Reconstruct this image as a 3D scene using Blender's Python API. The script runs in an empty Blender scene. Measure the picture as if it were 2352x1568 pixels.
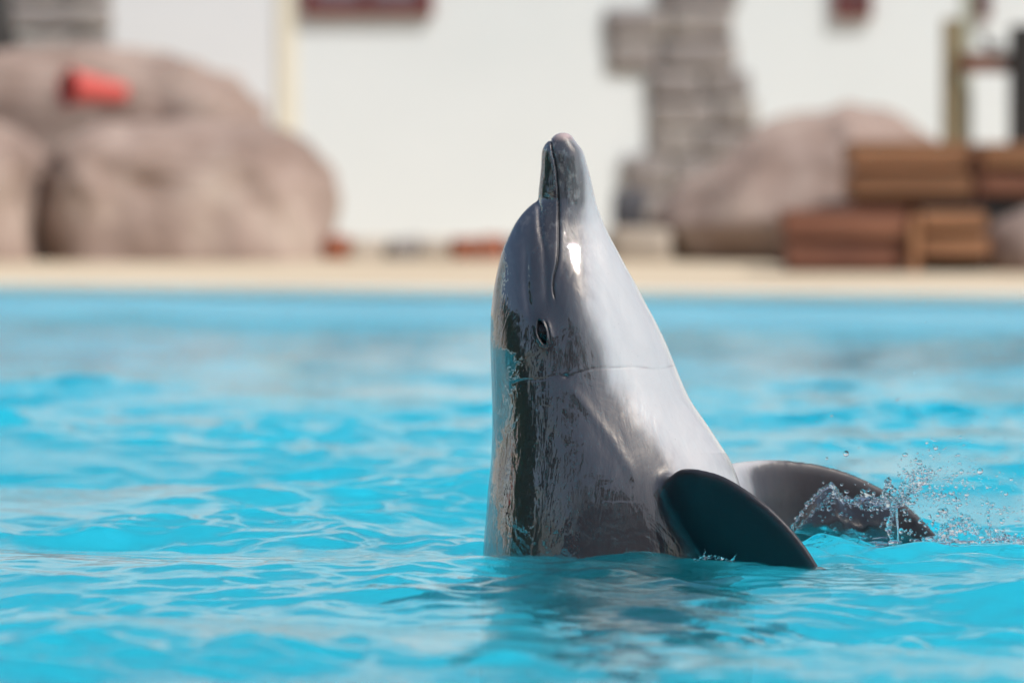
import bpy, bmesh, math, random
import numpy as np
from mathutils import Vector, noise

random.seed(7)
rng = np.random.default_rng(7)
scene = bpy.context.scene
C = scene.collection

# ------------------------------------------------------------------ camera
CAM = (0.0, -10.5, 0.8)
LENS, SENSOR = 200.0, 36.0
FPX = 2352 * LENS / SENSOR            # focal length in pixels of a 2352 px wide picture
PITCH = math.atan(519 / FPX)
cam_d = bpy.data.cameras.new('camera')
cam = bpy.data.objects.new('camera', cam_d)
C.objects.link(cam)
cam.location = CAM
cam.rotation_euler = (math.pi / 2 - PITCH, 0, 0)
cam_d.lens = LENS
cam_d.sensor_width = SENSOR
cam_d.clip_end = 2000
cam_d.dof.use_dof = True
cam_d.dof.focus_distance = 10.32
cam_d.dof.aperture_fstop = 2.8
scene.camera = cam

# ------------------------------------------------------------------ light
SUN = Vector((0.46, -0.42, 0.80)).normalized()     # towards the sun
elev = math.asin(SUN.z)
azim = math.atan2(SUN.x, SUN.y)
world = bpy.data.worlds.new('World')
scene.world = world
world.use_nodes = True
wn = world.node_tree.nodes
sky = wn.new('ShaderNodeTexSky')
sky.sky_type = 'NISHITA'
sky.sun_disc = False
sky.sun_elevation = elev
sky.sun_rotation = azim
sky.air_density = 1.0
sky.dust_density = 3.0
wn['Background'].inputs['Strength'].default_value = 0.12
world.node_tree.links.new(sky.outputs[0], wn['Background'].inputs['Color'])
sl = bpy.data.lights.new('sun', 'SUN')
sl.energy = 4.0
sl.angle = math.radians(0.5)
sl.color = (1.0, 0.98, 0.95)
sun = bpy.data.objects.new('sun', sl)
C.objects.link(sun)
sun.rotation_euler = SUN.to_track_quat('Z', 'Y').to_euler()
sun.location = (8, -8, 14)

vs = scene.view_settings
vs.view_transform = 'Standard'
vs.look = 'None'
vs.exposure = -0.10
vs.gamma = 1.0
vs.use_curve_mapping = False
scene.render.engine = 'CYCLES'
scene.cycles.use_denoising = True
scene.cycles.max_bounces = 10
scene.cycles.transparent_max_bounces = 12
scene.cycles.transmission_bounces = 8
scene.cycles.sample_clamp_indirect = 6.0
scene.cycles.caustics_reflective = False
scene.cycles.caustics_refractive = True

# ------------------------------------------------------------------ helpers
def at(px, py, Y):
    """point at depth Y that a 2352 x 1568 picture shows at (px, py)"""
    a = (px - 1176) / FPX
    b = -(py - 784) / FPX
    c, s = math.cos(PITCH), math.sin(PITCH)
    d = (a, c + b * s, b * c - s)
    t = (Y - CAM[1]) / d[1]
    return (CAM[0] + d[0] * t, Y, CAM[2] + d[2] * t)

def proj(v):
    """world points (n,3) to 2352-wide picture pixels, far side mirrored onto the near side"""
    x = v[:, 0] - CAM[0]
    y = -np.abs(v[:, 1]) - CAM[1]
    z = v[:, 2] - CAM[2]
    c, s = math.cos(PITCH), math.sin(PITCH)
    f = y * c - z * s
    u = y * s + z * c
    return 1176 + FPX * x / f, 784 - FPX * u / f

def tag(o, label=None, cat=None, group=None, kind=None):
    if label: o['label'] = label
    if cat: o['category'] = cat
    if group: o['group'] = group
    if kind: o['kind'] = kind
    return o

def empty(name, loc=(0, 0, 0)):
    o = bpy.data.objects.new(name, None)
    o.location = loc
    C.objects.link(o)
    return o

def mesh_obj(name, verts, faces, mat=None, parent=None, smooth=False):
    me = bpy.data.meshes.new(name)
    if isinstance(verts, np.ndarray): verts = verts.tolist()
    if isinstance(faces, np.ndarray): faces = faces.tolist()
    me.from_pydata(verts, [], faces)
    if smooth:
        me.polygons.foreach_set('use_smooth', [True] * len(me.polygons))
    me.update()
    o = bpy.data.objects.new(name, me)
    C.objects.link(o)
    if mat: me.materials.append(mat)
    if parent:
        o.parent = parent
        o.location = -Vector(parent.location)
    return o

def box(name, p0, p1, mat, parent=None, bevel=0.0, jitter=0.0, seed=0):
    """bevelled box between two corners, slightly uneven when jitter > 0"""
    r = random.Random(seed)
    bm = bmesh.new()
    bmesh.ops.create_cube(bm, size=1)
    for v in bm.verts:
        v.co = Vector([p0[i] + (v.co[i] + .5) * (p1[i] - p0[i]) + (r.uniform(-jitter, jitter) if jitter else 0) for i in range(3)])
    if bevel:
        bmesh.ops.bevel(bm, geom=list(bm.edges), offset=bevel, segments=2, affect='EDGES')
    me = bpy.data.meshes.new(name)
    bm.to_mesh(me); bm.free()
    o = bpy.data.objects.new(name, me)
    C.objects.link(o)
    me.materials.append(mat)
    if parent:
        o.parent = parent
        o.location = -Vector(parent.location)
    return o

def nodes(name):
    m = bpy.data.materials.new(name)
    m.use_nodes = True
    nt = m.node_tree
    return m, nt, nt.nodes['Principled BSDF']

def N(nt, kind, **kw):
    n = nt.nodes.new(kind)
    for k, v in kw.items():
        if k in n.inputs: n.inputs[k].default_value = v
        else: setattr(n, k, v)
    return n

def mixc(nt, fac, a, b, mode='MIX'):
    m = nt.nodes.new('ShaderNodeMix')
    m.data_type = 'RGBA'
    m.blend_type = mode
    for sock, v in ((m.inputs[0], fac), (m.inputs[6], a), (m.inputs[7], b)):
        if hasattr(v, 'is_linked'): nt.links.new(v, sock)
        elif isinstance(v, (int, float)): sock.default_value = v
        else: sock.default_value = (*v, 1) if len(v) == 3 else v
    return m.outputs[2]

def ramp(nt, src, stops):
    r = nt.nodes.new('ShaderNodeValToRGB')
    e = r.color_ramp.elements
    while len(e) > 1: e.remove(e[-1])
    e[0].position, e[0].color = stops[0][0], (*stops[0][1], 1)
    for p, c in stops[1:]:
        k = e.new(p); k.color = (*c, 1)
    nt.links.new(src, r.inputs[0])
    return r.outputs[0]

def noise_tex(nt, scale, detail=4, stretch=None, rough=.55, dist=0.0):
    tc = N(nt, 'ShaderNodeTexCoord')
    out = tc.outputs['Object']
    if stretch:
        mp = N(nt, 'ShaderNodeMapping')
        mp.inputs['Scale'].default_value = stretch
        nt.links.new(out, mp.inputs[0]); out = mp.outputs[0]
    n = N(nt, 'ShaderNodeTexNoise', Scale=scale, Detail=detail, Roughness=rough, Distortion=dist)
    nt.links.new(out, n.inputs['Vector'])
    return n.outputs[0]

def simple(name, stops, scale=3, rough=.8, bump=.0, stretch=None, detail=5, bscale=None):
    m, nt, b = nodes(name)
    n = noise_tex(nt, scale, detail, stretch)
    nt.links.new(ramp(nt, n, stops), b.inputs['Base Color'])
    b.inputs['Roughness'].default_value = rough
    if bump:
        bn = N(nt, 'ShaderNodeBump', Strength=.6, Distance=bump)
        nt.links.new(noise_tex(nt, bscale or scale * 5, 6, stretch), bn.inputs['Height'])
        nt.links.new(bn.outputs[0], b.inputs['Normal'])
    return m

def pchip(xs, ys, x):
    """smooth monotone interpolation"""
    xs, ys = np.asarray(xs, float), np.asarray(ys, float)
    h = np.diff(xs); d = np.diff(ys) / h
    m = np.zeros_like(ys)
    m[0], m[-1] = d[0], d[-1]
    for i in range(1, len(xs) - 1):
        if d[i - 1] * d[i] > 0:
            w1, w2 = 2 * h[i] + h[i - 1], h[i] + 2 * h[i - 1]
            m[i] = (w1 + w2) / (w1 / d[i - 1] + w2 / d[i])
    x = np.asarray(x, float)
    k = np.clip(np.searchsorted(xs, x) - 1, 0, len(h) - 1)
    t = (x - xs[k]) / h[k]
    t2, t3 = t * t, t * t * t
    return ((2 * t3 - 3 * t2 + 1) * ys[k] + (t3 - 2 * t2 + t) * h[k] * m[k]
            + (-2 * t3 + 3 * t2) * ys[k + 1] + (t3 - t2) * h[k] * m[k + 1])

def sstep(a, b, x):
    t = np.clip((x - a) / (b - a), 0, 1)
    return t * t * (3 - 2 * t)

def catmull(pts, n):
    P = np.asarray(pts, float)
    s = np.r_[0, np.cumsum(np.linalg.norm(np.diff(P, axis=0), axis=1))]
    s /= s[-1]
    t = np.linspace(0, 1, n)
    return np.stack([pchip(s, P[:, i], t) for i in range(P.shape[1])], 1)

# ------------------------------------------------------------------ materials of the setting
M = {}
M['wall'] = simple('white_render', [(.35, (.645, .690, .695)), (.7, (.69, .73, .735))], .6, .9, .004)
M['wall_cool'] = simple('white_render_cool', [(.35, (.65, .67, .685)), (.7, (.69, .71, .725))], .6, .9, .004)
M['cream'] = simple('cream_paint', [(.3, (.70, .65, .52)), (.7, (.74, .70, .58))], 2, .8)
M['red_frame'] = simple('oxide_red_paint', [(.3, (.10, .020, .017)), (.7, (.15, .030, .025))], 4, .45)
M['deck'] = simple('beige_deck', [(.3, (.52, .415, .285)), (.7, (.60, .50, .36))], 1.3, .85, .004)
M['coping'] = simple('off_white_coping', [(.3, (.66, .62, .54)), (.7, (.74, .70, .62))], 2, .7)
M['band'] = simple('pale_turquoise_band', [(.3, (.42, .70, .78)), (.7, (.50, .77, .84))], 1.5, .6)
M['pool_paint'] = simple('turquoise_pool_paint', [(.3, (.26, .82, .95)), (.7, (.32, .87, .98))], .8, .6)
M['rock'] = simple('pink_beige_rock', [(.28, (.15, .10, .08)), (.42, (.26, .185, .15)), (.52, (.33, .245, .205)), (.60, (.385, .295, .245)), (.74, (.44, .365, .305))], 2.6, .9, .03, detail=8)
M['stone'] = simple('grey_layered_stone', [(.25, (.15, .135, .13)), (.5, (.25, .225, .215)), (.75, (.34, .315, .28))], 2.0, .9, .02, stretch=(1, 1, 4), detail=8)
M['dark_stone'] = simple('dark_stone', [(.3, (.03, .03, .035)), (.7, (.08, .08, .09))], 4, .85, .01)
M['pale_stone'] = simple('pale_stone', [(.3, (.32, .27, .22)), (.7, (.46, .40, .33))], 3, .9, .01)
M['brick_red'] = simple('rusty_red_stone', [(.3, (.22, .07, .04)), (.7, (.36, .13, .07))], 4, .9, .01)
M['wood'] = simple('golden_brown_timber', [(.25, (.14, .06, .025)), (.5, (.28, .13, .058)), (.75, (.41, .22, .10))], 2.5, .6, .006, stretch=(.6, 5, 5), detail=6)
M['wood_red'] = simple('red_brown_timber', [(.25, (.085, .028, .016)), (.5, (.18, .068, .036)), (.75, (.26, .11, .058))], 2.5, .6, .006, stretch=(.6, 5, 5), detail=6)
M['wood_olive'] = simple('olive_tan_timber', [(.25, (.16, .12, .06)), (.75, (.30, .24, .13))], 3, .7, .006, stretch=(5, 5, .6))
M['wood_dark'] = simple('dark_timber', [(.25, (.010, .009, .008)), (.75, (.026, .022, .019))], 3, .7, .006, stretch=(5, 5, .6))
M['pale_green'] = simple('pale_green_paint', [(.3, (.42, .44, .34)), (.7, (.52, .54, .44))], 3, .7)
M['red_plastic'] = simple('salmon_red_plastic', [(.3, (.56, .07, .06)), (.7, (.64, .11, .09))], 3, .4)
M['concrete'] = simple('grey_concrete', [(.3, (.22, .215, .21)), (.7, (.32, .31, .30))], 1.5, .9, .004)
M['red_seat'] = simple('red_seat_plastic', [(.3, (.42, .06, .035)), (.7, (.50, .08, .05))], 3, .4)
M['dark_seat'] = simple('dark_blue_grey_seat', [(.3, (.045, .055, .075)), (.7, (.07, .08, .10))], 3, .5)
M['leaf'] = simple('dark_green_leaves', [(.3, (.025, .05, .018)), (.7, (.06, .10, .035))], 3, .6)
M['bark'] = simple('brown_bark', [(.3, (.06, .045, .03)), (.7, (.13, .10, .07))], 5, .9, .01)
M['cream_wall'] = simple('cream_wall_paint', [(.3, (.68, .60, .48)), (.7, (.74, .67, .55))], 1, .85)
M['blue_awning'] = simple('blue_awning_cloth', [(.3, (.05, .13, .38)), (.7, (.07, .17, .45))], 3, .7)
m, nt, b = nodes('window_glass')
nt.links.new(ramp(nt, noise_tex(nt, 1.2, 3), [(.3, (.10, .09, .10)), (.7, (.22, .20, .22))]), b.inputs['Base Color'])
b.inputs['Roughness'].default_value = .08
M['glass'] = m

# water: fresnel reflection over a partly clear, partly scattering turquoise body
m, nt, b = nodes('pool_water')
nt.nodes.remove(b)
out = nt.nodes['Material Output']
bn = N(nt, 'ShaderNodeBump', Strength=1.0, Distance=.004)
n1 = noise_tex(nt, 8, 4, (1, 1.7, 1), .5, .5)
n2 = noise_tex(nt, 24, 6, (1, 1.5, 1), .6, .3)
pt = ramp(nt, noise_tex(nt, 1.7, 3, (1, 1.3, 1), .5, .6), [(.40, (.05, .05, .05)), (.62, (1, 1, 1))])
mm_ = N(nt, 'ShaderNodeMath'); mm_.operation = 'MULTIPLY'; nt.links.new(n2, mm_.inputs[0]); nt.links.new(pt, mm_.inputs[1])
ma_ = N(nt, 'ShaderNodeMath'); ma_.operation = 'MULTIPLY_ADD'; nt.links.new(mm_.outputs[0], ma_.inputs[0]); ma_.inputs[1].default_value = .75; nt.links.new(n1, ma_.inputs[2])
nt.links.new(ma_.outputs[0], bn.inputs['Height'])
fr = N(nt, 'ShaderNodeFresnel', IOR=1.29)
nt.links.new(bn.outputs[0], fr.inputs['Normal'])
gl = N(nt, 'ShaderNodeBsdfGlossy', Roughness=.03)
gl.inputs['Color'].default_value = (1, 1, 1, 1)
nt.links.new(bn.outputs[0], gl.inputs['Normal'])
df = N(nt, 'ShaderNodeBsdfDiffuse')
df.inputs['Color'].default_value = (.035, .80, .98, 1)
tr = N(nt, 'ShaderNodeBsdfTransparent')
tr.inputs['Color'].default_value = (.36, .94, 1.0, 1)
rf_ = N(nt, 'ShaderNodeBsdfRefraction', IOR=1.33, Roughness=0.0)
rf_.inputs['Color'].default_value = (.36, .94, 1.0, 1)
nt.links.new(bn.outputs[0], rf_.inputs['Normal'])
tm_ = N(nt, 'ShaderNodeMixShader', Fac=.78)
nt.links.new(tr.outputs[0], tm_.inputs[1]); nt.links.new(rf_.outputs[0], tm_.inputs[2])
bm_ = N(nt, 'ShaderNodeMixShader', Fac=.04)
nt.links.new(tm_.outputs[0], bm_.inputs[1]); nt.links.new(df.outputs[0], bm_.inputs[2])
ms = N(nt, 'ShaderNodeMixShader')
nt.links.new(fr.outputs[0], ms.inputs[0])
nt.links.new(bm_.outputs[0], ms.inputs[1]); nt.links.new(gl.outputs[0], ms.inputs[2])
nt.links.new(ms.outputs[0], out.inputs['Surface'])
M['water'] = m

m, nt, b = nodes('clear_water_drops')
b.inputs['Base Color'].default_value = (.97, .99, 1, 1)
b.inputs['Roughness'].default_value = 0.0
b.inputs['IOR'].default_value = 1.33
b.inputs['Transmission Weight'].default_value = 1.0
M['drops'] = m

# ------------------------------------------------------------------ pool, deck, water
DECK = 0.13
POOL_X, POOL_N, POOL_D = 13.0, -9.6, -3.2
def far_edge(x): return 11.45 - 0.33 * x            # the far pool edge runs a little askew

WAVES = []
for lam0, lam1, n, slope in ((1.4, 3.2, 7, .055), (.5, 1.4, 14, .080), (.18, .5, 22, .090), (.05, .18, 34, .125)):
    for i in range(n):
        lam = math.exp(random.uniform(math.log(lam0), math.log(lam1)))
        k = 2 * math.pi / lam
        th = random.gauss(math.radians(80), .75)
        WAVES.append((k * math.cos(th), k * math.sin(th), random.uniform(0, 6.28), slope * math.sqrt(2 / n) / k, k))

def wave(X, Y):
    H = np.zeros_like(X); DX = np.zeros_like(X); DY = np.zeros_like(X)
    # calm and choppy patches
    rs0 = np.hypot((X - .68) / .5, (Y - .02) / .5)
    pat = np.sin(1.5 * X + 2.6 * Y + .5 + .8 * np.sin(1.1 * X)) * np.sin(1.7 * Y - .9 * X + 1.0) + .6 * np.sin(2.9 * X - 4.3 * Y + 1.2 * np.sin(.9 * Y + X)) + .4 * np.sin(7.3 * Y + 2.2 * X)
    big = np.clip(.98 + .75 * pat, .10, 1.8) * (1 - .70 * sstep(3.0, 10.5, Y))
    env = np.maximum(big, 1.25 * np.exp(-rs0 ** 2))
    env = np.maximum(env, .8 * np.exp(-((X - .1) / .7) ** 4 - ((Y + .4) / .45) ** 4))
    rs = np.hypot((X - .68) / .45, (Y - .15) / .45)
    chop = 1 + 1.6 * np.exp(-rs ** 2)
    calm2 = 1 - .30 * np.exp(-((X - .15) / .6) ** 4 - ((Y + .7) / .62) ** 4)
    calm = 1 - .66 * np.exp(-((X - .2) / .85) ** 2 - ((Y + .5) / .75) ** 2)
    for kx, ky, ph, A, k in WAVES:
        a = kx * X + ky * Y + ph
        e = (env * chop * calm2 if k > 9 else calm * (.45 + .55 * big))
        s, c = np.sin(a), np.cos(a)
        H += A * e * c
        DX -= .75 * A * e * kx / k * s
        DY -= .75 * A * e * ky / k * s
    r = np.hypot((X - .19) / 1.15, Y)
    rr = np.maximum(r - .23, 0)
    H += .0034 * np.exp(-rr / .22) * np.cos(rr * 62 + 1.6 * np.sin(4 * np.arctan2(Y, X - .19) + 1)) * (1 + .5 * np.sin(7 * np.arctan2(Y, X - .19)))
    r2 = np.hypot(X - .75, Y - .12)
    H += .010 * np.exp(-r2 / .16) * np.cos(r2 * 60 + 2 * np.sin(3 * np.arctan2(Y - .12, X - .75)))
    H -= .016 * np.exp(-((X - .2) / .8) ** 2 - ((Y + .3) / .9) ** 2)
    return H, DX, DY

def spaced(stops):
    """coordinates with a spacing that changes linearly between (position, spacing) stops"""
    p = [s[0] for s in stops]; d = [s[1] for s in stops]
    out = [p[0]]
    while out[-1] < p[-1]:
        out.append(out[-1] + float(np.interp(out[-1], p, d)))
    out[-1] = p[-1]
    return np.array(out)

xs = spaced([(-POOL_X, .6), (-3.2, .06), (-1.15, .0085), (1.15, .0085), (3.2, .06), (POOL_X, .6)])
tv = spaced([(0, .4), (5.5, .06), (6.6, .010), (9.2, .0075), (10.8, .010), (14.0, .022), (20.9, .045)])
X, T = np.meshgrid(xs, tv)
Yw = POOL_N + T * (far_edge(X) - POOL_N) / 20.9
H, DX, DY = wave(X, Yw)
edge = np.minimum(np.minimum(POOL_X - np.abs(X), T), 20.9 - T)
ew = sstep(0, .3, edge)
V = np.stack([X + DX * ew, Yw + DY * ew, H * (.3 + .7 * ew)], -1).reshape(-1, 3)
nr, nc = X.shape
idx = np.arange(nr * nc).reshape(nr, nc)
F = np.stack([idx[:-1, :-1], idx[:-1, 1:], idx[1:, 1:], idx[1:, :-1]], -1).reshape(-1, 4)
def grid_mesh(name, V, F, mat):
    me = bpy.data.meshes.new(name)
    me.vertices.add(len(V)); me.vertices.foreach_set('co', V.astype(np.float32).ravel())
    me.loops.add(F.size); me.loops.foreach_set('vertex_index', F.astype(np.int32).ravel())
    me.polygons.add(len(F)); me.polygons.foreach_set('loop_start', np.arange(0, F.size, F.shape[1], dtype=np.int32))
    me.polygons.foreach_set('use_smooth', np.ones(len(F), bool))
    me.update(calc_edges=True)
    me.materials.append(mat)
    o = bpy.data.objects.new(name, me); C.objects.link(o)
    return o
tag(grid_mesh('pool_water', V, F, M['water']), 'rippled turquoise swimming pool water', None, None, 'structure')

# basin
e0, e1 = far_edge(-POOL_X), far_edge(POOL_X)
q = [(-POOL_X, POOL_N), (POOL_X, POOL_N), (POOL_X, e1), (-POOL_X, e0)]
vb = [(x, y, POOL_D) for x, y in q] + [(x, y, DECK - .03) for x, y in q]
tag(mesh_obj('pool_basin', vb, [(0, 1, 2, 3), (0, 4, 5, 1), (1, 5, 6, 2), (2, 6, 7, 3), (3, 7, 4, 0)], M['pool_paint']), 'turquoise painted pool walls and floor', None, None, 'structure')
bo = -.003
vb = [(x + (-bo if x < 0 else bo), y + (-bo if k_ < 2 else bo), z_) for z_ in (-.06, DECK - .032) for k_, (x, y) in enumerate(q)]
tag(mesh_obj('pool_wall_band', vb, [(0, 4, 5, 1), (1, 5, 6, 2), (2, 6, 7, 3), (3, 7, 4, 0)], M['band']), 'pale turquoise band along the top of the pool wall', None, None, 'structure')
# deck with a lip over the basin, as one ring, with a rounded-looking nose
def ring(off, z): return [(-POOL_X - off, POOL_N - off, z), (POOL_X + off, POOL_N - off, z), (POOL_X + off, e1 + off, z), (-POOL_X - off, e0 + off, z)]
B = 60
rv = ring(.12, DECK - .02) + ring(.12, DECK - .004) + ring(.122, DECK) + [(-B, -B, DECK), (B, -B, DECK), (B, B, DECK), (-B, B, DECK)]
rf = []
for a in (0, 4, 8):
    for i in range(4):
        j = (i + 1) % 4
        rf.append((a + i, a + j, a + 4 + j, a + 4 + i))
tag(mesh_obj('pool_deck', rv, rf, M['deck']), 'beige pool deck and coping', None, None, 'structure')

cv = ring(-.008, DECK - .034) + ring(-.008, DECK - .006) + ring(-.002, DECK + .004) + ring(.118, DECK + .004) + ring(.118, DECK - .02)
cf = []
for a in (0, 4, 8, 12):
    for i in range(4):
        j = (i + 1) % 4
        cf.append((a + i, a + j, a + 4 + j, a + 4 + i))
tag(mesh_obj('pool_coping', cv, cf, M['coping']), 'off-white rounded coping round the pool', None, None, 'structure')
# ------------------------------------------------------------------ building with windows and stone quoins
WY = 20.5
bld = empty('building', (0, WY, DECK))
def wx(px, Y=WY): return at(px, 500, Y)[0]
def wz(py, Y=WY): return at(1176, py, Y)[2]
TOP = 6.8
box('wall', (wx(655), WY, DECK - .02), (16, WY + .4, TOP), M['wall'], bld)
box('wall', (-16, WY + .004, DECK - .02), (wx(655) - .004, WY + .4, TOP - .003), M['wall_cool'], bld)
box('corner_strip', (wx(636), WY - .012, DECK - .015), (wx(682), WY + .2, TOP + .02), M['cream'], bld, .01)
box('roof_cap', (-16.2, WY - .18, TOP + .003), (16.2, WY + .6, TOP + .16), M['cream'], bld, .01)
def window(x0, x1, yb, h, mull):
    X0, X1, Z0 = wx(x0), wx(x1), wz(yb)
    Z1 = Z0 + h
    fw = .07
    bm = bmesh.new()
    def bar(a, c):
        r = bmesh.ops.create_cube(bm, size=1)
        for v in r['verts']:
            v.co = Vector([a[i] + (v.co[i] + .5) * (c[i] - a[i]) for i in range(3)])
    y0, y1 = WY - .05, WY + .05
    bar((X0, y0, Z0), (X1, y1, Z0 + fw)); bar((X0, y0, Z1 - fw), (X1, y1, Z1))
    bar((X0, y0 + .002, Z0 + fw), (X0 + fw, y1, Z1 - fw)); bar((X1 - fw, y0 + .002, Z0 + fw), (X1, y1, Z1 - fw))
    for k in range(1, mull):
        xm = X0 + (X1 - X0) * k / mull
        bar((xm - .02, y0 + .006, Z0 + fw), (xm + .02, y1, Z1 - fw))
    me = bpy.data.meshes.new('window'); bm.to_mesh(me); bm.free(); me.materials.append(M['red_frame'])
    w = bpy.data.objects.new('window', me); C.objects.link(w); w.parent = bld; w.location = -Vector(bld.location)
    for k in range(mull):
        xa = X0 + (X1 - X0) * k / mull; xb = X0 + (X1 - X0) * (k + 1) / mull
        p = mesh_obj('pane', [(xa, WY - .02, Z0 + .02), (xb, WY - .02, Z0 + .02), (xb, WY - .02, Z1 - .02), (xa, WY - .02, Z1 - .02)], [(0, 1, 2, 3)], M['glass'])
        p.parent = w
window(695, 995, 37, 1.15, 2)
window(1914, 2000, 42, 1.15, 1)
window(2236, 2271, 44, 1.15, 1)

# rough grey stones set in the wall, staggered
def stone(name, x0, x1, y0, y1, mat, Y0, depth, parent, seed, rough=.02):
    a = at(x0, y1, Y0); c = at(x1, y0, Y0)
    bm = bmesh.new()
    bmesh.ops.create_cube(bm, size=1)
    bmesh.ops.subdivide_edges(bm, edges=bm.edges[:], cuts=3, use_grid_fill=True)
    for v in bm.verts:
        p = v.co * 2
        p = Vector([math.copysign(abs(t) ** .95, t) for t in p])
        l = max(1, (abs(p.x) ** 16 + abs(p.y) ** 16 + abs(p.z) ** 16) ** (1 / 16))
        p = p / l
        co = Vector((a[0] + (p.x + 1) / 2 * (c[0] - a[0]), Y0 + (p.y + 1) / 2 * depth, a[2] + (p.z + 1) / 2 * (c[2] - a[2])))
        co += noise.noise_vector(co * 5 + Vector((seed * 3.1, 0, 0))) * rough
        v.co = co
    for f in bm.faces: f.smooth = True
    me = bpy.data.meshes.new(name); bm.to_mesh(me); bm.free(); me.materials.append(mat)
    o = bpy.data.objects.new(name, me); C.objects.link(o)
    if parent:
        o.parent = parent; o.location = -Vector(parent.location)
    return o
sy = WY - .03
quoins = [(1505, 1700, -60, 17), (1392, 1532, 20, 88), (1535, 1684, 18, 92), (1394, 1510, 91, 168), (1514, 1694, 95, 162),
          (1490, 1610, 168, 232), (1613, 1722, 165, 226), (1491, 1640, 235, 296), (1643, 1738, 229, 300), (1490, 1600, 299, 356), (1603, 1730, 303, 360),
          (1430, 1540, 358, 440), (1543, 1640, 362, 436), (1428, 1530, 443, 520), (1533, 1660, 440, 522), (1440, 1560, 525, 590),
          (1392, 1512, -140, -62), (1515, 1684, -135, -62), (1492, 1600, -215, -143), (1603, 1735, -215, -140)]
for i, (x0, x1, y0, y1) in enumerate(quoins):
    stone('stone', x0 - 1.6, x1 + 1.6, y0 - 1.6, y1 + 1.6, M['stone'], sy - .008 * (i % 3), .16, bld, i, .012)
tag(bld, 'white rendered building with red window frames and staggered grey corner stones', 'building')

# ------------------------------------------------------------------ boulders
def boulder(name, x0, x1, y0, y1, Y, depth, seed, label, group=None, mat='rock', ex=.75, rough=.10, lean=0.0, tilt=0.0):
    a = at(x0, y1, Y); c = at(x1, y0, Y)
    cx, rx = (a[0] + c[0]) / 2, (c[0] - a[0]) / 2
    zb = DECK - .03
    hz = c[2] - zb
    bm = bmesh.new()
    bmesh.ops.create_icosphere(bm, subdivisions=5, radius=1)
    for v in bm.verts:
        p = v.co.copy()
        q = Vector([math.copysign(abs(t) ** ex, t) for t in p])
        zz = (q.z + .35) / 1.35 if q.z > -.35 else 0
        co = Vector((q.x * rx, q.y * depth, zz * hz))
        co.x += lean * zz * rx
        co.z *= 1 + tilt * q.x
        s = Vector((seed * 7.3, seed * 1.7, 0))
        d = noise.fractal(co * 1.6 + s, .9, 2.1, 5) * rough + noise.noise(co * .9 + s * 2) * rough
        d += noise.turbulence(co * 4.5 + s, 4, False) * rough * .45
        co += p * d
        co.z = max(co.z, 0)
        v.co = co
    for f in bm.faces: f.smooth = True
    me = bpy.data.meshes.new(name); bm.to_mesh(me); bm.free(); me.materials.append(M[mat])
    o = bpy.data.objects.new(name, me); C.objects.link(o)
    o.location = (cx, Y + depth * .0, zb)
    tag(o, label, 'rock', group)
    return o
boulder('boulder', 110, 728, 292, 600, 16.0, .55, 1, 'big rounded pinkish boulder at the deck edge right of the crack', ex=.55, rough=.09, tilt=-.05)
boulder('boulder', -330, 105, 275, 600, 15.95, .55, 2, 'pinkish boulder left of the dark vertical crack', ex=.62, rough=.07)
boulder('boulder', -300, 590, 118, 560, 17.2, .6, 3, 'tall pale boulder behind, carrying the red bucket in its hollow', ex=.38, rough=.09, tilt=-.03)
boulder('boulder', 1490, 2400, 226, 620, 15.9, .8, 4, 'broad pinkish boulder rising behind the timber steps', ex=1.5, rough=.06, lean=-.02)
boulder('boulder', 2268, 2800, 455, 640, 13.95, .4, 5, 'grey-pink boulder beside the end of the timber steps', ex=1.1, rough=.04)
# grey stone and black thing above the left boulders
top_wall = empty('stone_pier', (wx(140, 19.4), 19.4, DECK))
for i, (x0, x1, y0, y1) in enumerate([(-60, 140, -70, 8), (143, 250, -70, 5), (-60, 248, 10, 78), (40, 150, 82, 200), (153, 246, 80, 200), (30, 248, 203, 330), (30, 248, 333, 460), (30, 248, 463, 590), (-60, 140, -150, -73), (143, 250, -150, -73)]):
    stone('stone', x0, x1, y0, y1, M['stone'], 19.3, .4, top_wall, 40 + i, .03)
tag(top_wall, 'grey stacked stone pier behind the tall pale boulder', 'pier')
blk = boulder('boulder', -130, 50, -90, 80, 18.3, .2, 9, 'black rounded rock on top of the boulders beside the grey pier', mat='wood_dark', ex=.8, rough=.05)

# red bucket lying on its side on the rock
def lathe(prof, seg, axis_to):
    V, F = [], []
    for (t, r) in prof:
        for k in range(seg):
            a = 2 * math.pi * k / seg
            V.append((t, r * math.cos(a), r * math.sin(a)))
    for i in range(len(prof) - 1):
        for k in range(seg):
            l = (k + 1) % seg
            F.append((i * seg + k, i * seg + l, (i + 1) * seg + l, (i + 1) * seg + k))
    return V, F
bp = at(222, 208, 16.15)
bk = empty('bucket', bp)
v_, f_ = lathe([(-.125, .078), (-.128, .084), (-.13, .092), (-.118, .092), (-.112, .083), (.12, .046), (.125, .041), (.125, 0.001), (.118, 0.001), (.112, .038), (-.112, .075), (-.125, .078)], 36, None)
o = mesh_obj('shell', v_, f_, M['red_plastic'], None, True); o.parent = bk
hv = []
hf = []
for k in range(25):
    a = math.pi * k / 24
    c_ = Vector((-.12 - .09 * math.sin(a) * .5, .088 * math.cos(a), -.088 * math.sin(a) * .95))
    for j in range(6):
        t = 2 * math.pi * j / 6
        hv.append((c_.x + .004 * math.cos(t), c_.y, c_.z + .004 * math.sin(t)))
for k in range(24):
    for j in range(6):
        l = (j + 1) % 6
        hf.append((k * 6 + j, k * 6 + l, k * 6 + 6 + l, k * 6 + 6 + j))
o = mesh_obj('handle', hv, hf, M['dark_stone'], None, True); o.parent = bk
bk.rotation_euler = (0, math.radians(6), math.radians(34))
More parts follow.
